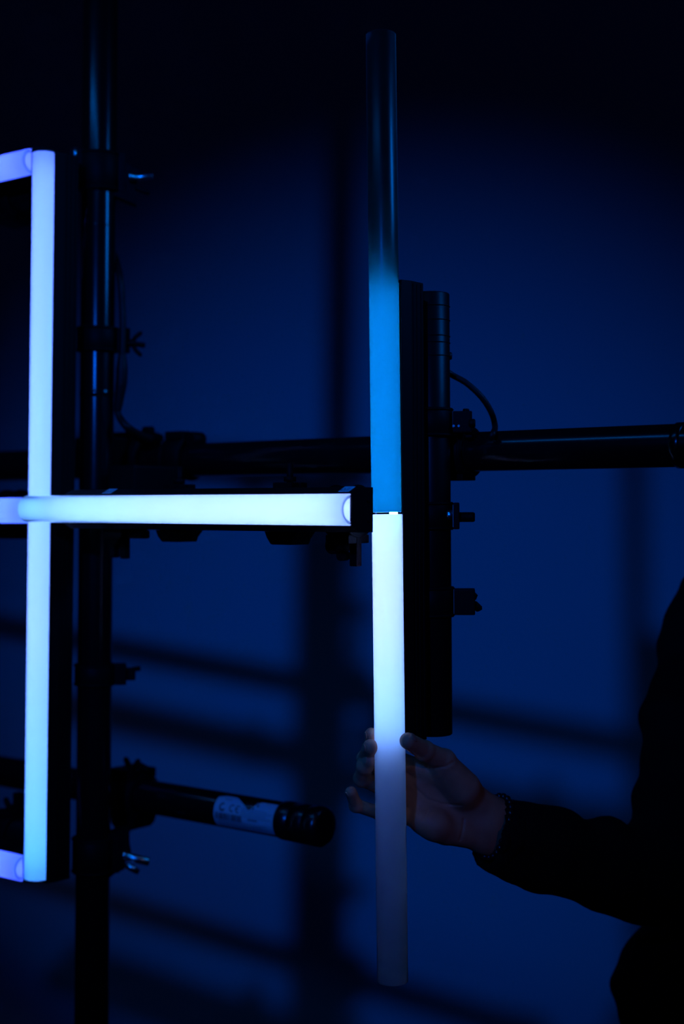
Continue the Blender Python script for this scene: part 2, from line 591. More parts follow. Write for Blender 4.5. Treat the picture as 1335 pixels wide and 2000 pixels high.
def fixture(name, label, p0, p1, zs, hs, leds, dl, ledmat, opal=True, endcap=True, group=None, hb=0.023, facing=N):
    """p0->p1 axis of the tube. zs sleeve extent, hs housing extent, leds strip extent (metres along the axis), dl gap of the housing behind the tube's centre"""
    t = thing(name, label, 'light', frame(p0, p1 - p0, facing), group)
    hf, D, BEV = 0.0190, 0.038, 0.013
    # housing: U channel with grooved flanks
    def side(sg):
        pts = [(-dl, sg * hf), (-dl - BEV, sg * hb)]
        for fr_, dp in ((.42, 0), (.43, .0012), (.48, .0012), (.49, 0), (.62, 0), (.63, .0012), (.68, .0012), (.69, 0), (.84, 0), (.85, .0012), (.90, .0012), (.91, 0), (1, 0)):
            pts.append((-dl - D * fr_, sg * (hb - dp)))
        return pts
    poly = side(1) + side(-1)[::-1] + [(-dl, -0.0179), (-dl - 0.019, -0.0179), (-dl - 0.019, 0.0179), (-dl, 0.0179)]
    bm = bmesh.new()
    prism(bm, poly, hs[0], hs[1])
    finish('housing', bm, M['profile'], t)
    for z0, z1 in ((hs[0] - 0.003, hs[0]), (hs[1], hs[1] + 0.003)):
        bm = bmesh.new()
        prism(bm, [(-dl, hf), (-dl - BEV, hb), (-dl - D, hb), (-dl - D, -hb), (-dl - BEV, -hb), (-dl, -hf)], z0, z1)
        sgn = -1 if z0 < hs[0] else 1
        for yy in (-0.011, 0.011):
            zc = z0 if sgn < 0 else z1
            cyl(bm, (-dl - 0.03, yy, zc), (-dl - 0.03, yy, zc + sgn * 0.0015), 0.0028, seg=12)
        finish('end_plate', bm, M['profile'], t)
    bm = bmesh.new()
    box(bm, ((-0.0145 - dl - 0.0195) / 2, 0, (leds[0] + leds[1]) / 2), (dl + 0.0195 - 0.0145, 0.008, leds[1] - leds[0]))
    finish('led_carrier', bm, M['profile'], t)
    bm = bmesh.new()
    box(bm, (-0.0138, 0, (leds[0] + leds[1]) / 2), (0.0012, 0.011, leds[1] - leds[0]))
    finish('led_strip', bm, ledmat, t)
    if opal:
        bm = bmesh.new()
        sleeve(bm, zs[0], zs[1])
        finish('diffuser_tube', bm, [M['opal'], M['clear']], t)
        if endcap:
            for z0, z1 in ((zs[0] + 0.001, zs[0] + 0.0022), (zs[1] - 0.0022, zs[1] - 0.001)):
                bm = bmesh.new()
                ring(bm, (0, 0, z0 - 0.0008), (0, 0, z1 + 0.0008), 0.0126, RT - 0.0020, seg=40)
                finish('tube_cap', bm, M['opal'], t)
                bm = bmesh.new()
                cyl(bm, (0, 0, z0), (0, 0, z1), 0.0125, seg=40)
                finish('cap_lens', bm, M['opal_cap'], t)
    return t


K = 4.6
# long vertical tube on the left
A_V = 0.0955
v1 = at(89.2, 300, A_V); v0 = at(72.2, 1715, A_V)
Lv = (v1 - v0).length
led_v = led('led_left_upright', [(0, (.08, .70, 2.9)), (.07, (.20, .80, 2.9)), (.35, (.46, .88, 3.0)), (.62, (.44, .86, 3.2)), (.85, (.37, .70, 3.4)), (1, (.30, .56, 3.6))], K)
fix_v = fixture('tube_light', 'long vertical light tube glowing pale blue at the left', v0, v1, (0, Lv), (-0.001, Lv - 0.003), (0.016, Lv - 0.018), 0.0, led_v)

# three bars that leave it to the left
A_B = A_V
led_b = led('led_violet_bar', [(0, (.23, .40, 4.4)), (1, (.23, .40, 4.4))], K)
led_b2 = led('led_violet_bar_low', [(0, (.20, .38, 4.4)), (1, (.19, .37, 4.4))], K)
led_b3 = led('led_violet_bar_mid', [(0, (.3, .4, 4.4)), (.9, (.27, .58, 4.4)), (1, (.25, .44, 4.4))], K)
bars = []
for px, py, lm, lb in ((62.5, 315.5, led_b, 'violet light bar leaving the top of the vertical tube'),
                       (54, 997, led_b3, 'violet blue light bar behind the left end of the white bar'),
                       (45.5, 1696, led_b2, 'violet light bar leaving the foot of the vertical tube')):
    e = at(px, py, A_B)
    u1 = ucoord(e)
    bars.append((u1, e.z - CZ))
    fixture('light_bar', lb, e - U * 0.5, e, (0, 0.5), (0.0, 0.4985), (0.012, 0.484), 0.0, lm)

# white horizontal bar in the middle
A_M = 0.135
mr = at(684.5, 995.5, A_M); ml = at(54, 994, A_M)
Lm = (mr - ml).length
hs0 = ucoord(at(128, 995, A_M)) - ucoord(ml)
led_m = led('led_white_bar', [(0, (.28, 1.1, 3)), (.12, (.52, 1.2, 3.1)), (.5, (.76, 1.2, 3.2)), (.85, (.84, 1.22, 3.2)), (1, (.74, 1.22, 3.2))], K)
fix_m = fixture('light_bar', 'bright white blue horizontal light bar across the middle', ml, mr, (0, Lm), (hs0, Lm - 0.001), (0.006, Lm - 0.014), 0.0, led_m, hb=0.025)
# stickers on the bar's upper flank
for k, (pxa, pxb) in enumerate(((201, 232), (662, 697))):
    sa = ucoord(at(pxa, 960, A_M - 0.002)) - ucoord(ml); sb = ucoord(at(pxb - 10, 960, A_M - 0.006)) - ucoord(ml)
    sb = min(sb, Lm - 0.002)
    bm = bmesh.new()
    # local y of the frame that points up
    yl = fix_m.matrix_world.inverted().to_3x3() @ Zv
    sg = 1 if yl.y > 0 else -1
    def flank(fr_, h): return (-0.013 * fr_ + 0.42 * h, sg * (0.0190 + (0.025 - 0.0190) * fr_ + 0.9 * h))
    for f0, f1, h, nm in ((0.02, 0.98, 0.0006, 'sticker'),):
        a = flank(f0, h); b_ = flank(f1, h)
        q = [bm.verts.new((a[0], a[1], sa)), bm.verts.new((a[0], a[1], sb)), bm.verts.new((b_[0], b_[1], sb)), bm.verts.new((b_[0], b_[1], sa))]
        bm.faces.new(q)
        ext = bmesh.ops.extrude_face_region(bm, geom=list(bm.faces))
        for v in ext['geom']:
            if isinstance(v, bmesh.types.BMVert): v.co.y += sg * 0.0002
    st = finish('sticker', bm, M['label'], fix_m)
    st['label'] = 'pale sticker on the upper flank of the bar'
    bm = bmesh.new()
    zc = sa + (sb - sa) * 0.25
    a = flank(0.2, 0.0010); b_ = flank(0.75, 0.0010)
    tri = [(a[0], a[1], zc - 0.004), (a[0], a[1], zc + 0.004), (b_[0], b_[1], zc)]
    tri2 = [(flank(0.3, .001)[0], flank(0.3, .001)[1], zc - 0.0024), (flank(0.3, .001)[0], flank(0.3, .001)[1], zc + 0.0024), (flank(0.62, .001)[0], flank(0.62, .001)[1], zc)]
    o3 = [bm.verts.new(p) for p in tri]; i3 = [bm.verts.new(p) for p in tri2]
    for i in range(3):
        bm.faces.new((o3[i], o3[(i + 1) % 3], i3[(i + 1) % 3], i3[i]))
    z2 = sa + (sb - sa) * 0.5
    for j in range(4):
        a = flank(0.2 + 0.16 * j, 0.001); b_ = flank(0.26 + 0.16 * j, 0.001)
        vs = [bm.verts.new(p) for p in ((a[0], a[1], z2), (a[0], a[1], sb - 0.002), (b_[0], b_[1], sb - 0.002), (b_[0], b_[1], z2))]
        bm.faces.new(vs)
    finish('print', bm, M['greyink'], st)

# short pipe behind the white bar
A_MP = 0.047
mpz = at(500, 999, A_MP).z - CZ
mp0 = G(0.075, A_MP, mpz); mp1 = G(ucoord(at(697, 999, A_MP)), A_MP, mpz)
mid_pipe = pipe_thing('mounting_pipe', 'short black horizontal pipe behind the bright white bar', mp0, mp1, matt=True)
# short pipes behind the violet bars
bar_pipes = []
for (u1, z), dz, lb in zip(bars, (-0.022, 0.0, 0.022), ('short black pipe under the top violet bar', 'short black pipe behind the middle violet bar', 'short black pipe above the bottom violet bar')):
    q0 = G(u1 - 0.5, A_B - 0.066, z + dz); q1 = G(u1 - 0.022, A_B - 0.066, z + dz)
    bar_pipes.append((q0, q1))
    pipe_thing('mounting_pipe', lb, q0, q1, matt=True)

# right-hand fixture: its tubes are being slid on
A_T = A_R + 0.085
r1 = at(751, 553, A_T); r0 = at(758, 1445, A_T)
Lrf = (r1 - r0).length
led_r = led('led_right_upright', [(0, (.50, 1.2, 3.3)), (.25, (.88, 1.22, 3.3)), (.495, (.90, 1.22, 3.3)), (.505, (.9, 5.0, 14)), (1, (.9, 5.0, 14))], K)
fix_r = fixture('led_profile', 'vertical black LED profile behind the two part tube on the right', r0, r1, (0, Lrf), (0, Lrf), (0.001, Lrf - 0.004), 0.0068, led_r, opal=False)


def loose_tube(name, label, top, bot, mats, half=152):
    t = thing(name, label, 'tube', frame(bot, top - bot, N))
    bm = bmesh.new()
    sleeve(bm, 0, (top - bot).length, half=half)
    finish('wall', bm, mats, t)
    return t


def along(y):                      # axis of the right-hand tubes
    return at(743.3 + (754.5 - 743.3) * (y - 67) / 933.0, y, A_T)


def along2(y):
    return at(755.5 + (766.5 - 755.5) * (y - 1005) / 912.0, y, A_T + 0.001)


smoked = thing('smoked_tube', 'dark smoked diffuser tube standing above, its lower half glowing deep blue', 'tube', frame(along(1000.5), along(67) - along(1000.5), N))
bm = bmesh.new(); sleeve(bm, 0, (along(67) - along(1000.5)).length)
finish('tube_wall', bm, [M['smoked'], M['clear']], smoked)
opal_t = thing('opal_tube', 'white opal diffuser tube held in the hand, glowing at its upper half', 'tube', frame(along2(1917), along2(1004.5) - along2(1917), N))
bm = bmesh.new(); sleeve(bm, 0, (along2(1004.5) - along2(1917)).length, r=RT + 0.0004)
finish('tube_wall', bm, [M['opal'], M['clear']], opal_t)


# ------------------------------------------------------------------ clamps
def wing(bm, c, axis, side, span=0.016, th=0.0045, hub=0.0055, ln=0.009):
    """wing nut: hub along axis, two wings to +-side leaning along axis"""
    c = Vector(c); axis = Vector(axis).normalized(); side = Vector(side).normalized()
    cyl(bm, c, c + axis * ln, hub, hub * 0.85, seg=14, cap=0.0008)
    for s in (-1, 1):
        p = c + side * s * hub * 0.5 + axis * ln * 0.4
        q = c + side * s * span + axis * (ln + 0.006)
        tube(bm, [p, (p + q) / 2 + side * s * 0.001, q, q + (q - p).normalized() * 0.003], [th * 0.6, th * 0.75, th * 0.7, th * 0.35], 10)


def clamp(label, c, axis, jaw, w=0.05, ro=0.031, jaw_len=0.03, jaw_h=None, jaw_w=0.026, group=None, name='pipe_clamp'):
    """band round a pipe with a jaw block; local x = jaw, z = pipe axis. returns the empty"""
    t = thing(name, label, 'clamp', frame(c, axis, jaw), group)
    jaw_h = jaw_h or w
    bm = bmesh.new()
    ring(bm, (0, 0, -w / 2), (0, 0, w / 2), RP + 0.0004, ro, 40)
    for s in (-1, 1):                                    # raised edge ribs
        ring(bm, (0, 0, s * w / 2 * 0.9 - 0.002), (0, 0, s * w / 2 * 0.9 + 0.002), ro - 0.001, ro + 0.0014, 40)
    finish('band', bm, M['clamp'], t)
    bm = bmesh.new()
    for s in (-1, 1):                                    # two lugs with a slit
        box(bm, (RP + 0.003 + jaw_len / 2, s * (jaw_w / 4 + 0.001), 0), (jaw_len, jaw_w / 2 - 0.002, jaw_h), 0.0018)
    finish('jaw', bm, M['clamp'], t)
    return t


def add(t, name, m, fn):
    bm = bmesh.new(); fn(bm)
    return finish(name, bm, m, t)


RX = Vector((0.985, 0.17, 0))       # to the right as seen at the left upright
# 1 top clamp on the upright
t = clamp('black clamp near the top of the left upright pipe, silver wing handle', upright_at(338), dirv, RX, w=0.055, ro=0.029, jaw_len=0.010)
add(t, 'wedge_jaw', M['clamp'], lambda bm: prism(bm, [(0.020, 0.024), (0.026, 0.023), (0.051, 0.004), (0.053, -0.002), (0.052, -0.044), (0.046, -0.042), (0.020, -0.032)], -0.012, 0.012, Matrix(((1, 0, 0, 0), (0, 0, 1, 0), (0, 1, 0, 0), (0, 0, 0, 1)))))
add(t, 'hinge_knuckle', M['clamp'], lambda bm: cyl(bm, (0.050, -0.014, 0.0), (0.050, 0.014, 0.0), 0.007, seg=16, cap=0.001))
add(t, 'wing_handle', M['steel'], lambda bm: (cyl(bm, (0.044, -0.022, -0.010), (0.074, -0.026, -0.006), 0.0038, seg=14, cap=0.001), cyl(bm, (0.040, -0.022, -0.008), (0.047, -0.022, -0.008), 0.0062, seg=6)))
add(t, 'wing_pin', M['clamp'], lambda bm: cyl(bm, (0.050, -0.02, -0.022), (0.070, -0.022, -0.030), 0.0036, seg=12, cap=0.001))
add(t, 'hook_bolt', M['steel'], lambda bm: (cyl(bm, (-0.033, -0.018, 0.012), (-0.033, -0.018, 0.030), 0.0025, seg=12), ))
add(t, 'hook_block', M['clamp'], lambda bm: (box(bm, (-0.030, -0.012, 0.018), (0.020, 0.010, 0.022), 0.002), box(bm, (-0.026, -0.004, 0.006), (0.016, 0.012, 0.016), 0.002)))

# 2 clamp in the middle of the upright
t = clamp('black clamp on the left upright pipe beside the hanging cable plug', upright_at(664), dirv, RX, w=0.034, ro=0.029, jaw_len=0.018, jaw_w=0.024)
add(t, 'clamp_bolt', M['clamp'], lambda bm: cyl(bm, (0.036, -0.012, -0.004), (0.066, -0.012, -0.007), 0.0038, seg=14, cap=0.001))
add(t, 'wing_nut', M['clamp'], lambda bm: wing(bm, (0.044, -0.012, -0.004), (1, 0, -0.08), (0, 0, 1), 0.015))

# 3 clamp lower on the upright
t = clamp('black clamp on the left upright pipe below the white bar', upright_at(1317), dirv, RX, w=0.029, ro=0.028, jaw_len=0.017, jaw_w=0.022)
add(t, 'clamp_bolt', M['clamp'], lambda bm: cyl(bm, (0.040, 0, 0.004), (0.064, 0, 0.008), 0.0036, seg=12, cap=0.001))
add(t, 'wing_nut', M['clamp'], lambda bm: (box(bm, (0.050, 0, 0.000), (0.014, 0.008, 0.018), 0.002),))

# 4 coupler where the lower cross pipe meets the upright
cc = at(258, 1553, A_H)
t = clamp('big black coupler joining lower cross pipe and left upright', cc, U, Zv, w=0.052, ro=0.034, jaw_len=0.014, jaw_h=0.05, jaw_w=0.05)
add(t, 'wing_nut', M['clamp'], lambda bm: (wing(bm, (0.040, 0.012, 0.012), (1, 0, 0), (0, 0, 1), 0.013, 0.006), cyl(bm, (0.050, 0.012, 0.024), (0.044, 0.012, 0.046), 0.005, seg=12, cap=0.001)))
add(t, 'lower_jaw', M['clamp'], lambda bm: prism(bm, [(-0.020, -0.024), (-0.040, -0.022), (-0.047, -0.014), (-0.047, 0.016), (-0.040, 0.024), (-0.030, 0.028), (-0.020, 0.034)], -0.022, 0.022, Matrix(((1, 0, 0, 0), (0, 0, 1, 0), (0, 1, 0, 0), (0, 0, 0, 1)))))
add(t, 'upright_saddle', M['clamp'], lambda bm: box(bm, (0, 0.045, -0.02), (0.05, 0.046, 0.05), 0.004))
add(t, 'stem', M['clamp'], lambda bm: cyl(bm, (-0.044, 0.0, -0.006), (-0.070, 0.004, -0.016), 0.0052, seg=12))

# 5 wing clamp under it
t = clamp('black clamp with shiny silver wing nut low on left upright', upright_at(1668), dirv, RX, w=0.050, ro=0.029, jaw_len=0.010)
add(t, 'wedge_jaw', M['clamp'], lambda bm: prism(bm, [(0.020, 0.030), (0.040, 0.036), (0.050, 0.038), (0.051, 0.012), (0.053, 0.004), (0.046, -0.004), (0.044, -0.020), (0.030, -0.026), (0.020, -0.034)], -0.012, 0.012, Matrix(((1, 0, 0, 0), (0, 0, 1, 0), (0, 1, 0, 0), (0, 0, 0, 1)))))
add(t, 'wing_handle', M['steel'], lambda bm: (cyl(bm, (0.046, -0.020, 0.000), (0.078, -0.022, -0.008), 0.0060, seg=16, cap=0.001), cyl(bm, (0.040, -0.020, 0.002), (0.046, -0.020, 0.001), 0.0068, seg=6)))
add(t, 'wing_blade', M['steel'], lambda bm: tube(bm, [Vector((0.044, -0.024, -0.010)), Vector((0.054, -0.026, -0.015)), Vector((0.063, -0.026, -0.021))], [0.004, 0.0052, 0.004], 12))

# 6 coupler at the crossing of the upper cross pipe and the upright
cc = at(266, 896, A_H)
t = clamp('black coupler at the crossing of upright and upper cross pipe', cc, U, Zv, w=0.058, ro=0.033, jaw_len=0.012, jaw_h=0.05, jaw_w=0.044)
add(t, 'upright_saddle', M['clamp'], lambda bm: box(bm, (0, 0.05, -0.02), (0.06, 0.05, 0.06), 0.004))
add(t, 'hinge_knuckle', M['clamp'], lambda bm: (cyl(bm, (0.041, 0.0, 0.016), (0.041, 0.0, 0.034), 0.006, seg=14, cap=0.001), cyl(bm, (0.030, -0.02, 0.030), (0.030, 0.02, 0.030), 0.007, seg=14)))
add(t, 'clamp_bolt', M['clamp'], lambda bm: cyl(bm, (-0.004, -0.036, -0.02), (-0.004, -0.050, -0.02), 0.005, seg=6))

# 7 swivel coupler between the upper cross pipe and the bar's own pipe
cc = at(357, 895, A_H)
t = clamp('black swivel coupler joining upper cross pipe to white bar mount', cc, U, Zv, w=0.036, ro=0.0315, jaw_len=0.011, jaw_h=0.034, jaw_w=0.04)
add(t, 'hinge_knuckle', M['clamp'], lambda bm: cyl(bm, (0.026, -0.012, 0.026), (0.026, 0.012, 0.026), 0.011, seg=20, cap=0.002))
mid_loc = t.matrix_world.inverted() @ G(ucoord(cc), A_MP, mpz)
sgy = 1 if mid_loc.y > 0 else -1
add(t, 'link_block', M['clamp'], lambda bm: box(bm, (mid_loc.x * 0.5, mid_loc.y * 0.5, 0.006), (0.05, abs(mid_loc.y) - 2 * RP - 0.006, 0.05), 0.004))


def half_coupler(label, px, drop_w, drop_n, depth):
    cpt = at(px, 999, A_MP)
    t = clamp(label, G(ucoord(cpt), A_MP, mpz), U, Zv, w=0.034, ro=0.029, jaw_len=0.008, jaw_h=0.03, jaw_w=0.03, name='half_coupler')
    add(t, 'lower_jaw', M['clamp'], lambda bm: prism(bm, [(-0.024, -drop_w), (-0.030 - 0.2 * depth, -drop_w * 0.85), (-0.029 - depth, -drop_n), (-0.030 - depth, -drop_n * 0.8), (-0.030 - depth, drop_n * 0.9), (-0.028 - depth, drop_n), (-0.030 - 0.3 * depth, drop_n + 0.002), (-0.024, drop_w)], -0.017, 0.017, Matrix(((1, 0, 0, 0), (0, 0, 1, 0), (0, 1, 0, 0), (0, 0, 0, 1)))))
    add(t, 'clamp_bolt', M['clamp'], lambda bm: (cyl(bm, (0.030, 0, 0), (0.058, 0, 0), 0.0040, seg=12), cyl(bm, (0.036, 0, 0), (0.042, 0, 0), 0.0075, seg=6)))
    return t


half_coupler('black half coupler under the white bar, nearest the left upright', 350, 0.026, 0.0155, 0.009)
half_coupler('black half coupler under the right half of the white bar', 566, 0.026, 0.0165, 0.010)
# 9 end clamp of the bar with a lever
cpt = at(678, 999, A_MP)
t = clamp('black lever clamp hanging from the right end of the white bar', G(ucoord(cpt), A_MP, mpz), U, -Zv, w=0.036, ro=0.030, jaw_len=0.010, jaw_h=0.034, jaw_w=0.04)
add(t, 'lever', M['clamp'], lambda bm: (box(bm, (0.046, 0, 0.012), (0.036, 0.010, 0.011), 0.002), cyl(bm, (0.030, -0.010, 0.0), (0.030, 0.010, 0.0), 0.009, seg=18)))
add(t, 'lever_knob', M['clamp'], lambda bm: (cyl(bm, (0.040, -0.014, -0.014), (0.040, 0.014, -0.014), 0.010, seg=18, cap=0.002), cyl(bm, (0.052, -0.006, -0.006), (0.052, 0.006, -0.006), 0.006, seg=14)))
# 10 lever clamp under the bar beside the upright
cpt = at(238, 999, A_MP)
t = clamp('black lever clamp under the white bar beside left upright', G(ucoord(cpt), A_MP, mpz), U, -Zv, w=0.036, ro=0.029, jaw_len=0.009, jaw_h=0.034, jaw_w=0.034)
add(t, 'lever', M['clamp'], lambda bm: (box(bm, (0.047, 0, 0.006), (0.032, 0.010, 0.010), 0.002), box(bm, (0.030, 0, 0.030), (0.012, 0.014, 0.034), 0.004)))
add(t, 'lever_knob', M['clamp'], lambda bm: (box(bm, (0.050, 0, -0.014), (0.024, 0.012, 0.010), 0.003), cyl(bm, (0.034, -0.01, -0.006), (0.034, 0.01, -0.006), 0.010, seg=16)))
# clamps of the violet bars
for i, (px, sgn, lb) in enumerate(((28, -1, 'black clamp hanging under the short pipe of top violet bar'), (28, -1, 'black clamp hanging under the middle violet bar'), (22, 1, 'black clamp on top of the pipe above bottom violet bar'))):
    q0, q1 = bar_pipes[i]
    uu = ucoord(at(px, 1000, A_B - 0.066))
    t = clamp(lb, G(uu, A_B - 0.066, q1.z - CZ), U, Zv * sgn, w=0.034, ro=0.029, jaw_len=0.008, jaw_h=0.034, jaw_w=0.03)
    if i < 2:
        add(t, 'lower_jaw', M['clamp'], lambda bm: prism(bm, [(0.024, -0.026), (0.032, -0.022), (0.041, -0.016), (0.041, 0.016), (0.033, 0.018), (0.024, 0.026)], -0.015, 0.015, Matrix(((1, 0, 0, 0), (0, 0, 1, 0), (0, 1, 0, 0), (0, 0, 0, 1)))))
    else:
        add(t, 'wing_nut', M['clamp'], lambda bm: (wing(bm, (0.032, 0, 0.0), (1, 0, 0), (0, 0, 1), 0.012, 0.006), box(bm, (0.046, 0, 0.016), (0.03, 0.012, 0.012), 0.002)))

# clamps of the right mounting pipe
RX2 = Vector((1.0, -0.08, 0))


def rpipe_at(py):
    return at(838 + 6 * (py - 574) / 860.0, py, A_R)


rax = (rp1 - rp0).normalized()
t = clamp('black coupler with round knob where cable meets right mounting pipe', rpipe_at(826), rax, RX2, w=0.034, ro=0.0268, jaw_len=0.023, jaw_h=0.026, jaw_w=0.028)
add(t, 'round_knob', M['clamp'], lambda bm: (cyl(bm, (0.046, -0.012, -0.002), (0.054, -0.012, -0.002), 0.0055, seg=16, cap=0.0015),))
add(t, 'bolt_head', M['clamp'], lambda bm: cyl(bm, (0.043, 0.0, 0.012), (0.043, 0.0, 0.0165), 0.004, seg=12, cap=0.001))
add(t, 'lug', M['clamp'], lambda bm: box(bm, (0.046, 0, -0.014), (0.008, 0.01, 0.009), 0.001))
for sx_ in (0.034, 0.028):
    add(t, 'screw', M['steel'], lambda bm: cyl(bm, (sx_, -0.0145, -0.005), (sx_, -0.016, -0.005), 0.0015, seg=8))
t = clamp('black bracket with a long threaded bolt on right mounting pipe', rpipe_at(1008), rax, RX2, w=0.033, ro=0.0262, jaw_len=0.0072, jaw_h=0.032, jaw_w=0.03)


def thread(bm):
    prof = [(0, 0.0058)]
    z = 0.0
    while z < 0.0175:
        prof += [(z + 0.0003, 0.0058), (z + 0.0008, 0.0064), (z + 0.0012, 0.0058)]
        z += 0.0015
    prof += [(0.019, 0.0058), (0.0203, 0.0045)]
    lathe(bm, (0.0325, 0, -0.0015), (0.06, 0, -0.0015), prof, 24)


add(t, 'threaded_bolt', M['clamp'], thread)
add(t, 'hex_nut', M['steel'], lambda bm: cyl(bm, (0.019, -0.0185, 0.001), (0.026, -0.0185, 0.001), 0.0070, seg=6, cap=0.0008))
t = clamp('black clamp with two finger knobs low on right mounting pipe', rpipe_at(1175), rax, RX2, w=0.036, ro=0.0266, jaw_len=0.0250, jaw_h=0.031, jaw_w=0.028)
add(t, 'finger_knob', M['clamp'], lambda bm: tube(bm, [Vector((0.044, 0, 0.006)), Vector((0.052, 0, 0.006)), Vector((0.0545, 0, 0.005))], [0.005, 0.005, 0.003], 14))
add(t, 'finger_knob', M['clamp'], lambda bm: tube(bm, [Vector((0.044, 0, -0.001)), Vector((0.052, 0, -0.004)), Vector((0.057, 0, -0.009)), Vector((0.058, 0, -0.011))], [0.0045, 0.0048, 0.0048, 0.003], 14))
# coupler that ties the right mounting pipe to the cross pipe (behind it)
t = clamp('black coupler tying right mounting pipe to the upper cross pipe', G(ucoord(rpipe_at(883)) + 0.0, A_H, 0.0738), U, -Zv, w=0.05, ro=0.030, jaw_len=0.008, jaw_h=0.04, jaw_w=0.03)
bm = bmesh.new()

# ------------------------------------------------------------------ cables
bm = bmesh.new()
pts = [pt(862, 716, 1.742), pt(880, 731, 1.745), pt(910, 748, 1.745), pt(940, 776, 1.745), pt(959, 806, 1.75), pt(966, 832, 1.755), pt(963, 862, 1.762), pt(950, 890, 1.775)]
pts[-1] = at(955, 858, A_H + 0.030)
pts[-2] = at(963, 845, A_H + 0.026)
tube(bm, spline(pts, 10), 0.0037, 14)
o = finish('cable', bm, M['rubber']); tag(o, 'black cable looping from right mounting pipe down to cross pipe', 'cable')
t = thing('cable', 'black cable with a plug hanging along the left upright pipe', 'cable', Matrix.Translation(upright_at(500)))
inv = t.matrix_world.inverted()
AC = -0.012


def ca(px, py, a=AC):
    return inv @ at(px, py, a)


bm = bmesh.new()
tube(bm, spline([ca(212, 478, -0.031), ca(224, 500, -0.031), ca(235, 545), ca(239, 600), ca(240, 650), ca(239, 700)], 8), 0.0048, 14)
finish('cord', bm, M['rubber'], t)
bm = bmesh.new()
cp = [ca(238.5, 690), ca(238, 720), ca(237, 745), ca(234, 770), ca(230, 798), ca(229, 806)]
tube(bm, spline(cp, 6), [0.0052 + 0.003 * min(1, i / 6) - 0.0042 * max(0, (i - 14) / 16) for i in range(31)], 16)
finish('plug', bm, M['rubber'], t)
bm = bmesh.new()
tube(bm, spline([ca(228, 800), ca(234, 816), ca(248, 834), ca(268, 848, -0.04), ca(292, 858, -0.07)], 8), [0.0042 + 0.003 * i / 32 for i in range(33)], 14)
finish('cord', bm, M['rubber'], t)


# ------------------------------------------------------------------ person (implicit surface -> one mesh)
def surface_nets(F, org, h):
    s = F < 0
    nx, ny, nz = F.shape
    c = s[:-1, :-1, :-1].astype(np.int8)
    corners = [(i, j, k) for i in (0, 1) for j in (0, 1) for k in (0, 1)]
    tot = np.zeros((nx - 1, ny - 1, nz - 1), np.int8)
    for i, j, k in corners:
        tot += s[i:nx - 1 + i, j:ny - 1 + j, k:nz - 1 + k]
    ci, cj, ck = np.nonzero((tot > 0) & (tot < 8))
    n = len(ci)
    idx = -np.ones((nx - 1, ny - 1, nz - 1), np.int64)
    idx[ci, cj, ck] = np.arange(n)
    acc = np.zeros((n, 3)); cnt = np.zeros(n)
    for a in corners:
        for ax in range(3):
            if a[ax]:
                continue
            b = list(a); b[ax] = 1
            fa = F[ci + a[0], cj + a[1], ck + a[2]]; fb = F[ci + b[0], cj + b[1], ck + b[2]]
            mk = (fa < 0) != (fb < 0)
            t = np.where(mk, fa / np.where(mk, fa - fb, 1), 0)
            p = np.tile(np.array(a, float), (n, 1)); p[:, ax] += t
            acc[mk] += p[mk]; cnt[mk] += 1
    V = (acc / cnt[:, None] + np.stack([ci, cj, ck], 1)) * h + np.array(org)
    quads = []
    for ax in range(3):
        o1, o2 = [(1, 2), (2, 0), (0, 1)][ax]
        sl0 = [slice(None)] * 3; sl1 = [slice(None)] * 3
        sl0[ax] = slice(0, -1); sl1[ax] = slice(1, None)
        e = s[tuple(sl0)] != s[tuple(sl1)]
        I = np.stack(np.nonzero(e), 1)
        ok = (I[:, o1] > 0) & (I[:, o2] > 0) & (I[:, o1] < F.shape[o1] - 1) & (I[:, o2] < F.shape[o2] - 1)
        I = I[ok]
        def g(d1, d2):
            J = I.copy(); J[:, o1] -= d1; J[:, o2] -= d2
            return idx[J[:, 0], J[:, 1], J[:, 2]]
        q = np.stack([g(1, 1), g(0, 1), g(0, 0), g(1, 0)], 1)
        ins = s[I[:, 0], I[:, 1], I[:, 2]]
        q[~ins] = q[~ins][:, ::-1]
        quads.append(q)
    return V, np.concatenate(quads)


def seg_d(P, a, b, ra, rb):
    a = np.array(a, np.float32); b = np.array(b, np.float32)
    ab = b - a; L2 = float(ab @ ab) + 1e-12
    t = np.clip(((P - a) @ ab) / L2, 0, 1)
    d = P - a - t[..., None] * ab
    return np.sqrt((d * d).sum(-1)) - (ra + (rb - ra) * t)


def smin(a, b, k):
    h = np.clip(0.5 + 0.5 * (b - a) / k, 0, 1)
    return b + (a - b) * h - k * h * (1 - h)


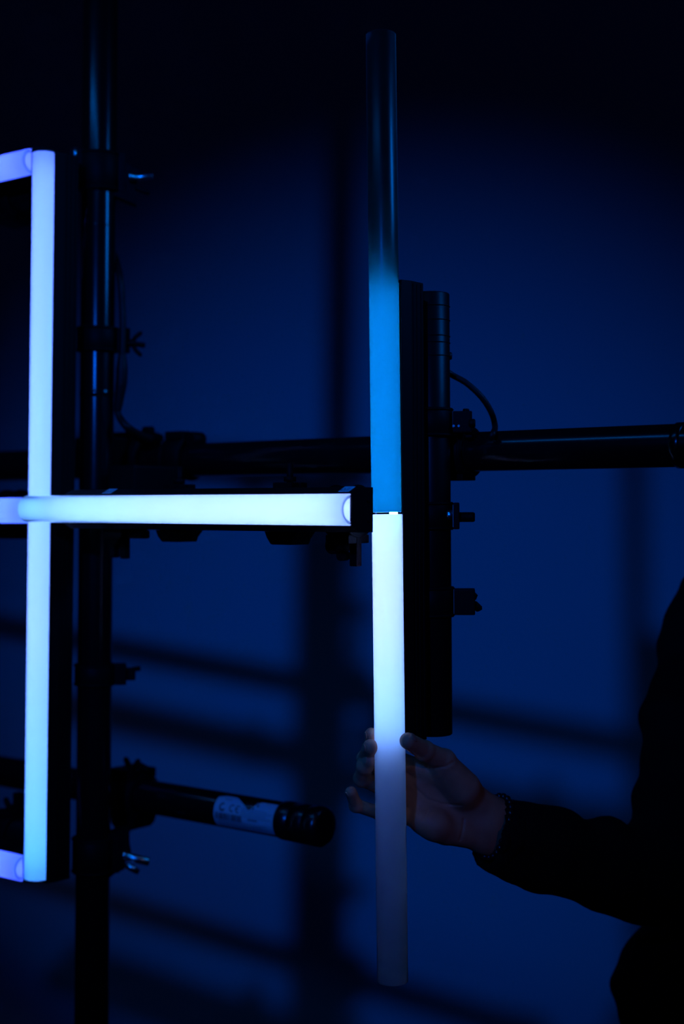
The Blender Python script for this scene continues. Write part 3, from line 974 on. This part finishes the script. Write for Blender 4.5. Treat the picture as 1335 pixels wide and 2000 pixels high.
def field(groups, h, carve=(), pad=0.02, noise=None):
    """groups: list of (k between groups, [chains]); a chain = (k inside, [(point, r), ...])"""
    pts = [np.array(p) for _, ch in groups for _, ps in ch for p, r in ps]
    rs = max(r for _, ch in groups for _, ps in ch for p, r in ps)
    lo = np.min(pts, 0) - rs - pad; hi = np.max(pts, 0) + rs + pad
    ax = [np.arange(lo[i], hi[i] + h, h, dtype=np.float32) for i in range(3)]
    P = np.stack(np.meshgrid(*ax, indexing='ij'), -1)
    F = None
    for kg, ch in groups:
        Fg = None
        for kc, ps in ch:
            Fc = None
            if len(ps) == 1:
                Fc = seg_d(P, ps[0][0], ps[0][0], ps[0][1], ps[0][1])
            for (a, ra), (b, rb) in zip(ps, ps[1:]):
                d = seg_d(P, a, b, ra, rb)
                Fc = d if Fc is None else smin(Fc, d, 0.004)
            Fg = Fc if Fg is None else (smin(Fg, Fc, kc) if kc > 0 else np.minimum(Fg, Fc))
        F = Fg if F is None else smin(F, Fg, kg)
    if noise is not None:
        F = F + noise(P)
    for kind, ps, k in carve:
        if kind == 'plane':          # cut everything beyond the plane off
            F = np.maximum(F, (P - np.array(ps[0], np.float32)) @ np.array(ps[1], np.float32))
            continue
        Fc = None
        for (a, ra), (b, rb) in zip(ps, ps[1:]):
            d = seg_d(P, a, b, ra, rb)
            Fc = d if Fc is None else np.minimum(Fc, d)
        F = -smin(-F, Fc, k)
    return surface_nets(F, lo, h)


def mesh_from(name, chunks, mats, parent=None):
    vs, fs, off = [], [], 0
    for V, Q in chunks:
        vs.append(V); fs.append(Q + off); off += len(V)
    V = np.concatenate(vs); Q = np.concatenate(fs)
    me = bpy.data.meshes.new(name)
    if parent is not None:
        V = V - np.array(parent.location)
    me.vertices.add(len(V)); me.vertices.foreach_set('co', V.astype(np.float32).ravel())
    me.loops.add(Q.size); me.loops.foreach_set('vertex_index', Q.astype(np.int32).ravel())
    me.polygons.add(len(Q)); me.polygons.foreach_set('loop_start', np.arange(0, Q.size, 4, dtype=np.int32))
    me.update(calc_edges=True); me.validate()
    me.polygons.foreach_set('use_smooth', np.ones(len(me.polygons), bool))
    for x in mats: me.materials.append(x)
    o = bpy.data.objects.new(name, me); COL.objects.link(o)
    if parent is not None:
        o.parent = parent
    return o


person = thing('person', 'person in black jacket at the right edge, hand holding the white tube', 'person', Matrix.Translation((0.62, 1.96, 0)))


def q(px, py, d):
    return tuple(pt(px, py, d))


WR = (958, 1608, 1.725)
fing = {
    'index': [(q(815, 1497, 1.697), .0100), (q(752, 1473, 1.690), .0088), (q(727, 1450, 1.672), .0080), (q(725, 1434, 1.658), .0076)],
    'middle': [(q(808, 1528, 1.705), .0104), (q(742, 1500, 1.697), .0094), (q(712, 1482, 1.670), .0088), (q(723, 1459, 1.640), .0090)],
    'ring': [(q(806, 1560, 1.706), .0102), (q(742, 1536, 1.700), .0094), (q(707, 1520, 1.680), .0096), (q(712, 1496, 1.658), .0090), (q(722, 1486, 1.650), .0082)],
    'pinky': [(q(812, 1598, 1.702), .0098), (q(742, 1588, 1.690), .0082), (q(695, 1573, 1.672), .0076), (q(685, 1547, 1.655), .0068)],
    'thumb': [(q(908, 1548, 1.705), .0190), (q(866, 1486, 1.682), .0135), (q(828, 1466, 1.658), .0112), (q(796, 1447, 1.628), .0096)],
}
elbow = q(1312, 1702, 1.845)
palm = [(0.010, [(q(958, 1588, 1.725), .0190), (q(880, 1520, 1.700), .0165), (q(822, 1502, 1.697), .0115)]),
        (0.010, [(q(955, 1600, 1.725), .0180), (q(815, 1530, 1.703), .0125)]),
        (0.010, [(q(950, 1618, 1.725), .0180), (q(812, 1562, 1.703), .0125)]),
        (0.010, [(q(946, 1632, 1.725), .0185), (q(870, 1622, 1.702), .0165), (q(825, 1602, 1.692), .0165)]),
        (0.010, [(q(905, 1540, 1.695), .0205), (q(868, 1500, 1.684), .0150)]),
        (0.010, [(q(850, 1612, 1.690), .0180)])]
arm_chain = [(q(952, 1612, 1.726), .0235), (q(1000, 1628, 1.742), .0270), (q(1080, 1650, 1.77), .034), (elbow, .038)]
armw = [(0.012, [(q(960, 1590, 1.727), .0185), (q(1005, 1603, 1.742), .020)]), (0.012, [(q(946, 1638, 1.727), .0180), (q(995, 1655, 1.742), .020)])]
creases = []
for line in ([(806, 1532, 1.690), (817, 1545, 1.686), (834, 1561, 1.682), (862, 1570, 1.681), (900, 1573, 1.684)],
             [(838, 1580, 1.676), (832, 1592, 1.674), (826, 1604, 1.672)],
             [(905, 1600, 1.690), (903, 1620, 1.692), (898, 1640, 1.698)],
             [(850, 1500, 1.672), (870, 1497, 1.672), (885, 1488, 1.678)]):
    creases.append(line)


def front_of(line):
    return line


hand_groups = [(0.012, palm + [(0.012, arm_chain[:3])] + armw)]
for nm in ('index', 'middle', 'ring', 'pinky', 'thumb'):
    pass
# the fingers join the palm with a soft web and stay apart from each other
def hand_field():
    h = 0.0014
    allp = [p for k, ps in palm for p in ps] + [p for c in fing.values() for p in c] + arm_chain[:3]
    pts_ = np.array([p for p, r in allp])
    lo = pts_.min(0) - 0.032; hi = pts_.max(0) + 0.032
    ax = [np.arange(lo[i], hi[i] + h, h, dtype=np.float32) for i in range(3)]
    P = np.stack(np.meshgrid(*ax, indexing='ij'), -1)

    def chain(ps, k=0.004):
        Fc = None
        for (a, ra), (b, rb) in zip(ps, ps[1:]):
            d = seg_d(P, a, b, ra, rb)
            Fc = d if Fc is None else smin(Fc, d, k)
        return Fc if Fc is not None else seg_d(P, ps[0][0], ps[0][0], ps[0][1], ps[0][1])
    Fp = None
    for k, ps in palm + [(0.012, arm_chain[:3])] + armw:
        d = chain(ps)
        Fp = d if Fp is None else smin(Fp, d, k)
    Ff = None
    for nm, ps in fing.items():
        d = chain(ps, 0.003)
        for (a, ra) in ps[1:-1]:                      # knuckles a little fuller
            d = smin(d, seg_d(P, a, a, ra * 1.06, ra * 1.06), 0.003)
        Ff = d if Ff is None else np.minimum(Ff, d)
    F = smin(Fp, Ff, 0.007)
    # creases: grooves that follow the skin wherever the line in depth meets it
    Y = P[..., 1]
    px = P[..., 0] / Y * FPX + 667.5
    py = 1000 - (P[..., 2] - CZ) / Y * FPX
    for line in creases:
        dm = None
        for a, b in zip(line, line[1:]):
            ax_, ay_ = a[0], a[1]; bx_, by_ = b[0], b[1]
            vx, vy = bx_ - ax_, by_ - ay_
            t = np.clip(((px - ax_) * vx + (py - ay_) * vy) / (vx * vx + vy * vy), 0, 1)
            d = np.sqrt((px - ax_ - t * vx) ** 2 + (py - ay_ - t * vy) ** 2)
            dm = d if dm is None else np.minimum(dm, d)
        near = np.exp(-(dm / 2.2) ** 2) * (Y < 1.70)
        F = F + 0.0013 * near
    return surface_nets(F, lo, h)


hand_chunk = hand_field()

# body proportions (facing the camera, a little turned to its right)
FD = Vector((-0.25, -0.97, 0)).normalized()
RD = Vector((FD.y, -FD.x, 0))        # the person's right (towards -x)
if RD.x > 0: RD = -RD
PC = Vector((0.66, 1.98, 0))


def B(r, f, z):
    return tuple(PC + RD * r + FD * f + Vector((0, 0, z)))


HT = 1.80
sh_r = q(1412, 1215, 1.95)
left_sh = B(-0.19, 0, 1.46)
left_el = B(-0.26, 0.0, 1.15); left_wr = B(-0.26, 0.10, 0.90)
body_groups = [(0.03, [(0.03, [(B(0, 0, 1.50), .055), (B(0, 0.01, 1.60), .052)]),
                       (0.05, [(B(0, 0, 1.00), .115), (B(0, 0, 1.20), .110), (B(0, -0.01, 1.34), .095)]),
                       (0.05, [(B(0.08, -0.01, 1.36), .075), (B(-0.10, -0.01, 1.36), .075)]),
                       (0.05, [(B(0.07, 0, 0.95), .12), (B(-0.07, 0, 0.95), .12)]),
                       (0.03, [(sh_r, .055), (elbow, .042), (q(1080, 1650, 1.77), .034), (q(1000, 1628, 1.742), .024)]),
                       (0.03, [(left_sh, .055), (left_el, .042), (left_wr, .028)]),
                       (0.02, [(left_wr, .026), (B(-0.26, 0.13, 0.84), .032), (B(-0.262, 0.14, 0.78), .018)]),
                       (0.04, [(B(0.09, 0, 0.92), .085), (B(0.10, 0.02, 0.50), .06), (B(0.10, -0.02, 0.10), .04), (B(0.10, 0.10, 0.045), .030)]),
                       (0.04, [(B(-0.09, 0, 0.92), .085), (B(-0.10, 0.02, 0.50), .06), (B(-0.10, -0.02, 0.10), .04), (B(-0.10, 0.10, 0.045), .030)])])]
body_chunk = field(body_groups, 0.009)
# left hand fingers, head
lh = []
for k in range(4):
    o_ = -0.022 + k * 0.0145
    bsp = Vector(B(-0.262, 0.135 + o_, 0.80))
    lh.append((0.004, [(tuple(bsp), .010), (tuple(bsp + Vector((0.004, 0, -0.035))), .0088), (tuple(bsp + Vector((-0.004, 0, -0.062))), .0078), (tuple(bsp + Vector((-0.016, 0, -0.080 + 0.008 * abs(k - 1.5)))), .0070)]))
lh.append((0.006, [(B(-0.255, 0.150, 0.85), .014), (B(-0.24, 0.175, 0.81), .011), (B(-0.235, 0.180, 0.775), .009)]))
lh.append((0.012, [(B(-0.261, 0.135, 0.87), .024), (B(-0.262, 0.14, 0.81), .026)]))
lh_chunk = field([(0.006, lh)], 0.0035)
hz = 1.70
head = [(0.03, [(B(0, -0.015, hz + 0.015), .088), (B(0, 0.015, hz + 0.012), .083)]),
        (0.03, [(B(0, 0.045, hz - 0.075), .040), (B(0, 0.02, hz - 0.02), .065)]),
        (0.02, [(B(0.035, 0.03, hz - 0.07), .03), (B(-0.035, 0.03, hz - 0.07), .03)]),
        (0.03, [(B(0, 0, hz - 0.07), .055), (B(0, 0, 1.52), .056)]),
        (0.008, [(B(0, 0.092, hz + 0.005), .009), (B(0, 0.113, hz - 0.032), .012)]),
        (0.006, [(B(0.010, 0.100, hz - 0.036), .009), (B(-0.010, 0.100, hz - 0.036), .009)]),
        (0.012, [(B(0.04, 0.076, hz + 0.020), .012), (B(-0.04, 0.076, hz + 0.020), .012)]),
        (0.006, [(B(0.018, 0.080, hz - 0.064), .007), (B(0, 0.088, hz - 0.062), .008), (B(-0.018, 0.080, hz - 0.064), .007)]),
        (0.006, [(B(0.018, 0.078, hz - 0.074), .007), (B(0, 0.086, hz - 0.075), .008), (B(-0.018, 0.078, hz - 0.074), .007)]),
        (0.006, [(B(0.085, -0.01, hz + 0.018), .010), (B(0.092, -0.022, hz + 0.010), .012), (B(0.084, -0.008, hz - 0.025), .008)]),
        (0.006, [(B(-0.085, -0.01, hz + 0.018), .010), (B(-0.092, -0.022, hz + 0.010), .012), (B(-0.084, -0.008, hz - 0.025), .008)])]
head_chunk = field([(0.01, head)], 0.004)
body = mesh_from('body', [hand_chunk, body_chunk, lh_chunk, head_chunk], [M['skin']], person)
ploc = Vector(person.location)
for s in (-1, 1):
    bm = bmesh.new()
    bmesh.ops.create_uvsphere(bm, u_segments=16, v_segments=10, radius=0.012, matrix=Matrix.Translation(Vector(B(s * 0.032, 0.073, hz + 0.002)) - ploc))
    finish('eye', bm, M['eye'], person)
hair = [(0.02, [(B(0, -0.02, hz + 0.030), .092), (B(0, 0.012, hz + 0.040), .080)]), (0.02, [(B(0.03, -0.045, hz - 0.01), .065), (B(-0.03, -0.045, hz - 0.01), .065)])]
mesh_from('hair', [field([(0.01, hair)], 0.006, noise=lambda P: 0.002 * np.sin(P[..., 0] * 260) * np.sin(P[..., 2] * 130))], [M['hair']], person)

# fingernails
def nail(ctr, normal, along_, w, l):
    bm = bmesh.new()
    bmesh.ops.create_uvsphere(bm, u_segments=14, v_segments=10, radius=1.0)
    n_ = Vector(normal).normalized(); a_ = Vector(along_); a_ = (a_ - n_ * a_.dot(n_)).normalized(); s_ = n_.cross(a_)
    m4 = Matrix((a_ * l, s_ * w, n_ * 0.0013)).transposed().to_4x4(); m4.translation = Vector(ctr) - ploc
    bmesh.ops.transform(bm, matrix=m4, verts=bm.verts)
    for fc in bm.faces: fc.smooth = True
    finish('fingernail', bm, M['nail'], person)


for nm, nrm in (('index', (-0.8, -0.5, 0.2)), ('middle', (-0.75, -0.55, 0.1)), ('ring', (-0.8, -0.55, 0.15)), ('pinky', (-0.7, -0.65, 0.1)), ('thumb', (0.25, -0.75, 0.65))):
    tip, r = fing[nm][-1]; prv = fing[nm][-2][0]
    n_ = Vector(nrm).normalized()
    al = (Vector(tip) - Vector(prv)).normalized()
    n_ = (n_ - al * n_.dot(al)).normalized()
    nail(Vector(tip) + n_ * (r - 0.0009), n_, al, r * 0.55, r * 0.75)


# jacket
def folds(P):
    x, y, z = P[..., 0], P[..., 1], P[..., 2]
    return 0.0035 * np.sin(z * 55 + x * 30) * np.sin(x * 26 - z * 12 + 1.0) + 0.002 * np.sin(z * 110 + y * 60)


sl = [(q(958, 1627, 1.728), .0400), (q(972, 1633, 1.733), .0435), (q(1010, 1645, 1.746), .0460), (q(1060, 1660, 1.762), .0500), (q(1120, 1678, 1.782), .0490), (q(1180, 1695, 1.80), .0560), (q(1255, 1710, 1.825), .0600), (elbow, .066)]
jk = [(0.015, sl),
      (0.012, [(q(1098, 1625, 1.775), .026)]), (0.012, [(q(1182, 1640, 1.80), .030)]),
      (0.02, [(elbow, .066), (q(1338, 1560, 1.865), .064), (q(1352, 1400, 1.90), .066), (q(1398, 1260, 1.94), .072), (sh_r, .070)]),
      (0.05, [(B(0.07, 0, 1.35), .125), (B(-0.10, 0, 1.35), .125)]),
      (0.05, [(B(0.04, 0.01, 1.00), .155), (B(0.02, 0, 1.22), .145)]),
      (0.05, [(B(-0.05, 0.01, 1.00), .155), (B(-0.05, 0, 1.22), .145)]),
      (0.06, [(q(1350, 1935, 1.96), .107), (B(0.09, 0.01, 1.00), .135), (B(0.0, 0.0, 0.96), .14)]),
      (0.03, [(left_sh, .075), (left_el, .062), (left_wr, .045)]),
      (0.03, [(sh_r, .070), (B(0, 0, 1.47), .075), (left_sh, .075)])]
dirc = (Vector(q(1010, 1645, 1.746)) - Vector(q(962, 1630, 1.730))).normalized()
cp0 = Vector(q(962, 1630, 1.730))
jv = field([(0.02, jk)], 0.0065, noise=folds, pad=0.03,
           carve=[('plane', [q(949, 1621, 1.728), tuple(Vector((-0.9, -0.35, 0.16)).normalized())], 0),
                  ('in', [(tuple(cp0 - dirc * 0.05), .035), (tuple(cp0 + dirc * 0.035), .034)], 0.004),
                  ('neck', [(B(0, 0.01, 1.56), .060), (B(0, 0.03, 1.64), .07)], 0.01)])
jacket = mesh_from('jacket', [jv], [M['fabric']], person)
jacket['label'] = 'loose black jacket'
# pocket zip near the edge of the picture
tr = [(0.04, [(B(0.09, 0, 0.92), .105), (B(0.10, 0.02, 0.50), .080), (B(0.10, -0.02, 0.09), .072)]), (0.04, [(B(-0.09, 0, 0.92), .105), (B(-0.10, 0.02, 0.50), .080), (B(-0.10, -0.02, 0.09), .072)])]
mesh_from('trousers', [field([(0.02, tr)], 0.009, noise=lambda P: 0.003 * np.sin(P[..., 2] * 50 + P[..., 0] * 40))], [M['denim']], person)
for s in (-1, 1):
    sh = [(0.02, [(B(s * 0.10, -0.05, 0.055), .052), (B(s * 0.10, 0.06, 0.050), .048), (B(s * 0.105, 0.16, 0.044), .042)])]
    mesh_from('shoe', [field([(0.02, sh)], 0.006)], [M['shoe']], person)
# bead bracelet on the wrist
bc = Vector(q(957, 1612, 1.7275))
ax_ = (Vector(q(1000, 1628, 1.742)) - Vector(q(952, 1612, 1.726))).normalized()
b1 = (Zv - ax_ * Zv.dot(ax_)).normalized(); b2 = ax_.cross(b1)
br = bpy.data.objects.new('bracelet', None); COL.objects.link(br); br.parent = person; br.location = bc - ploc
br['label'] = 'bracelet of black stone beads'
bead_me = None
nb = 26
for i in range(nb):
    a = 2 * PI * i / nb
    p = b1 * math.cos(a) * 0.0375 + b2 * math.sin(a) * 0.0285 + ax_ * (0.002 * math.sin(3 * a) + 0.006)
    if bead_me is None:
        bm = bmesh.new(); bmesh.ops.create_uvsphere(bm, u_segments=12, v_segments=8, radius=0.0046)
        for fc in bm.faces: fc.smooth = True
        bead = finish('bead', bm, M['bead'], br); bead_me = bead.data
    else:
        bead = bpy.data.objects.new('bead', bead_me); COL.objects.link(bead); bead.parent = br
    bead.location = p
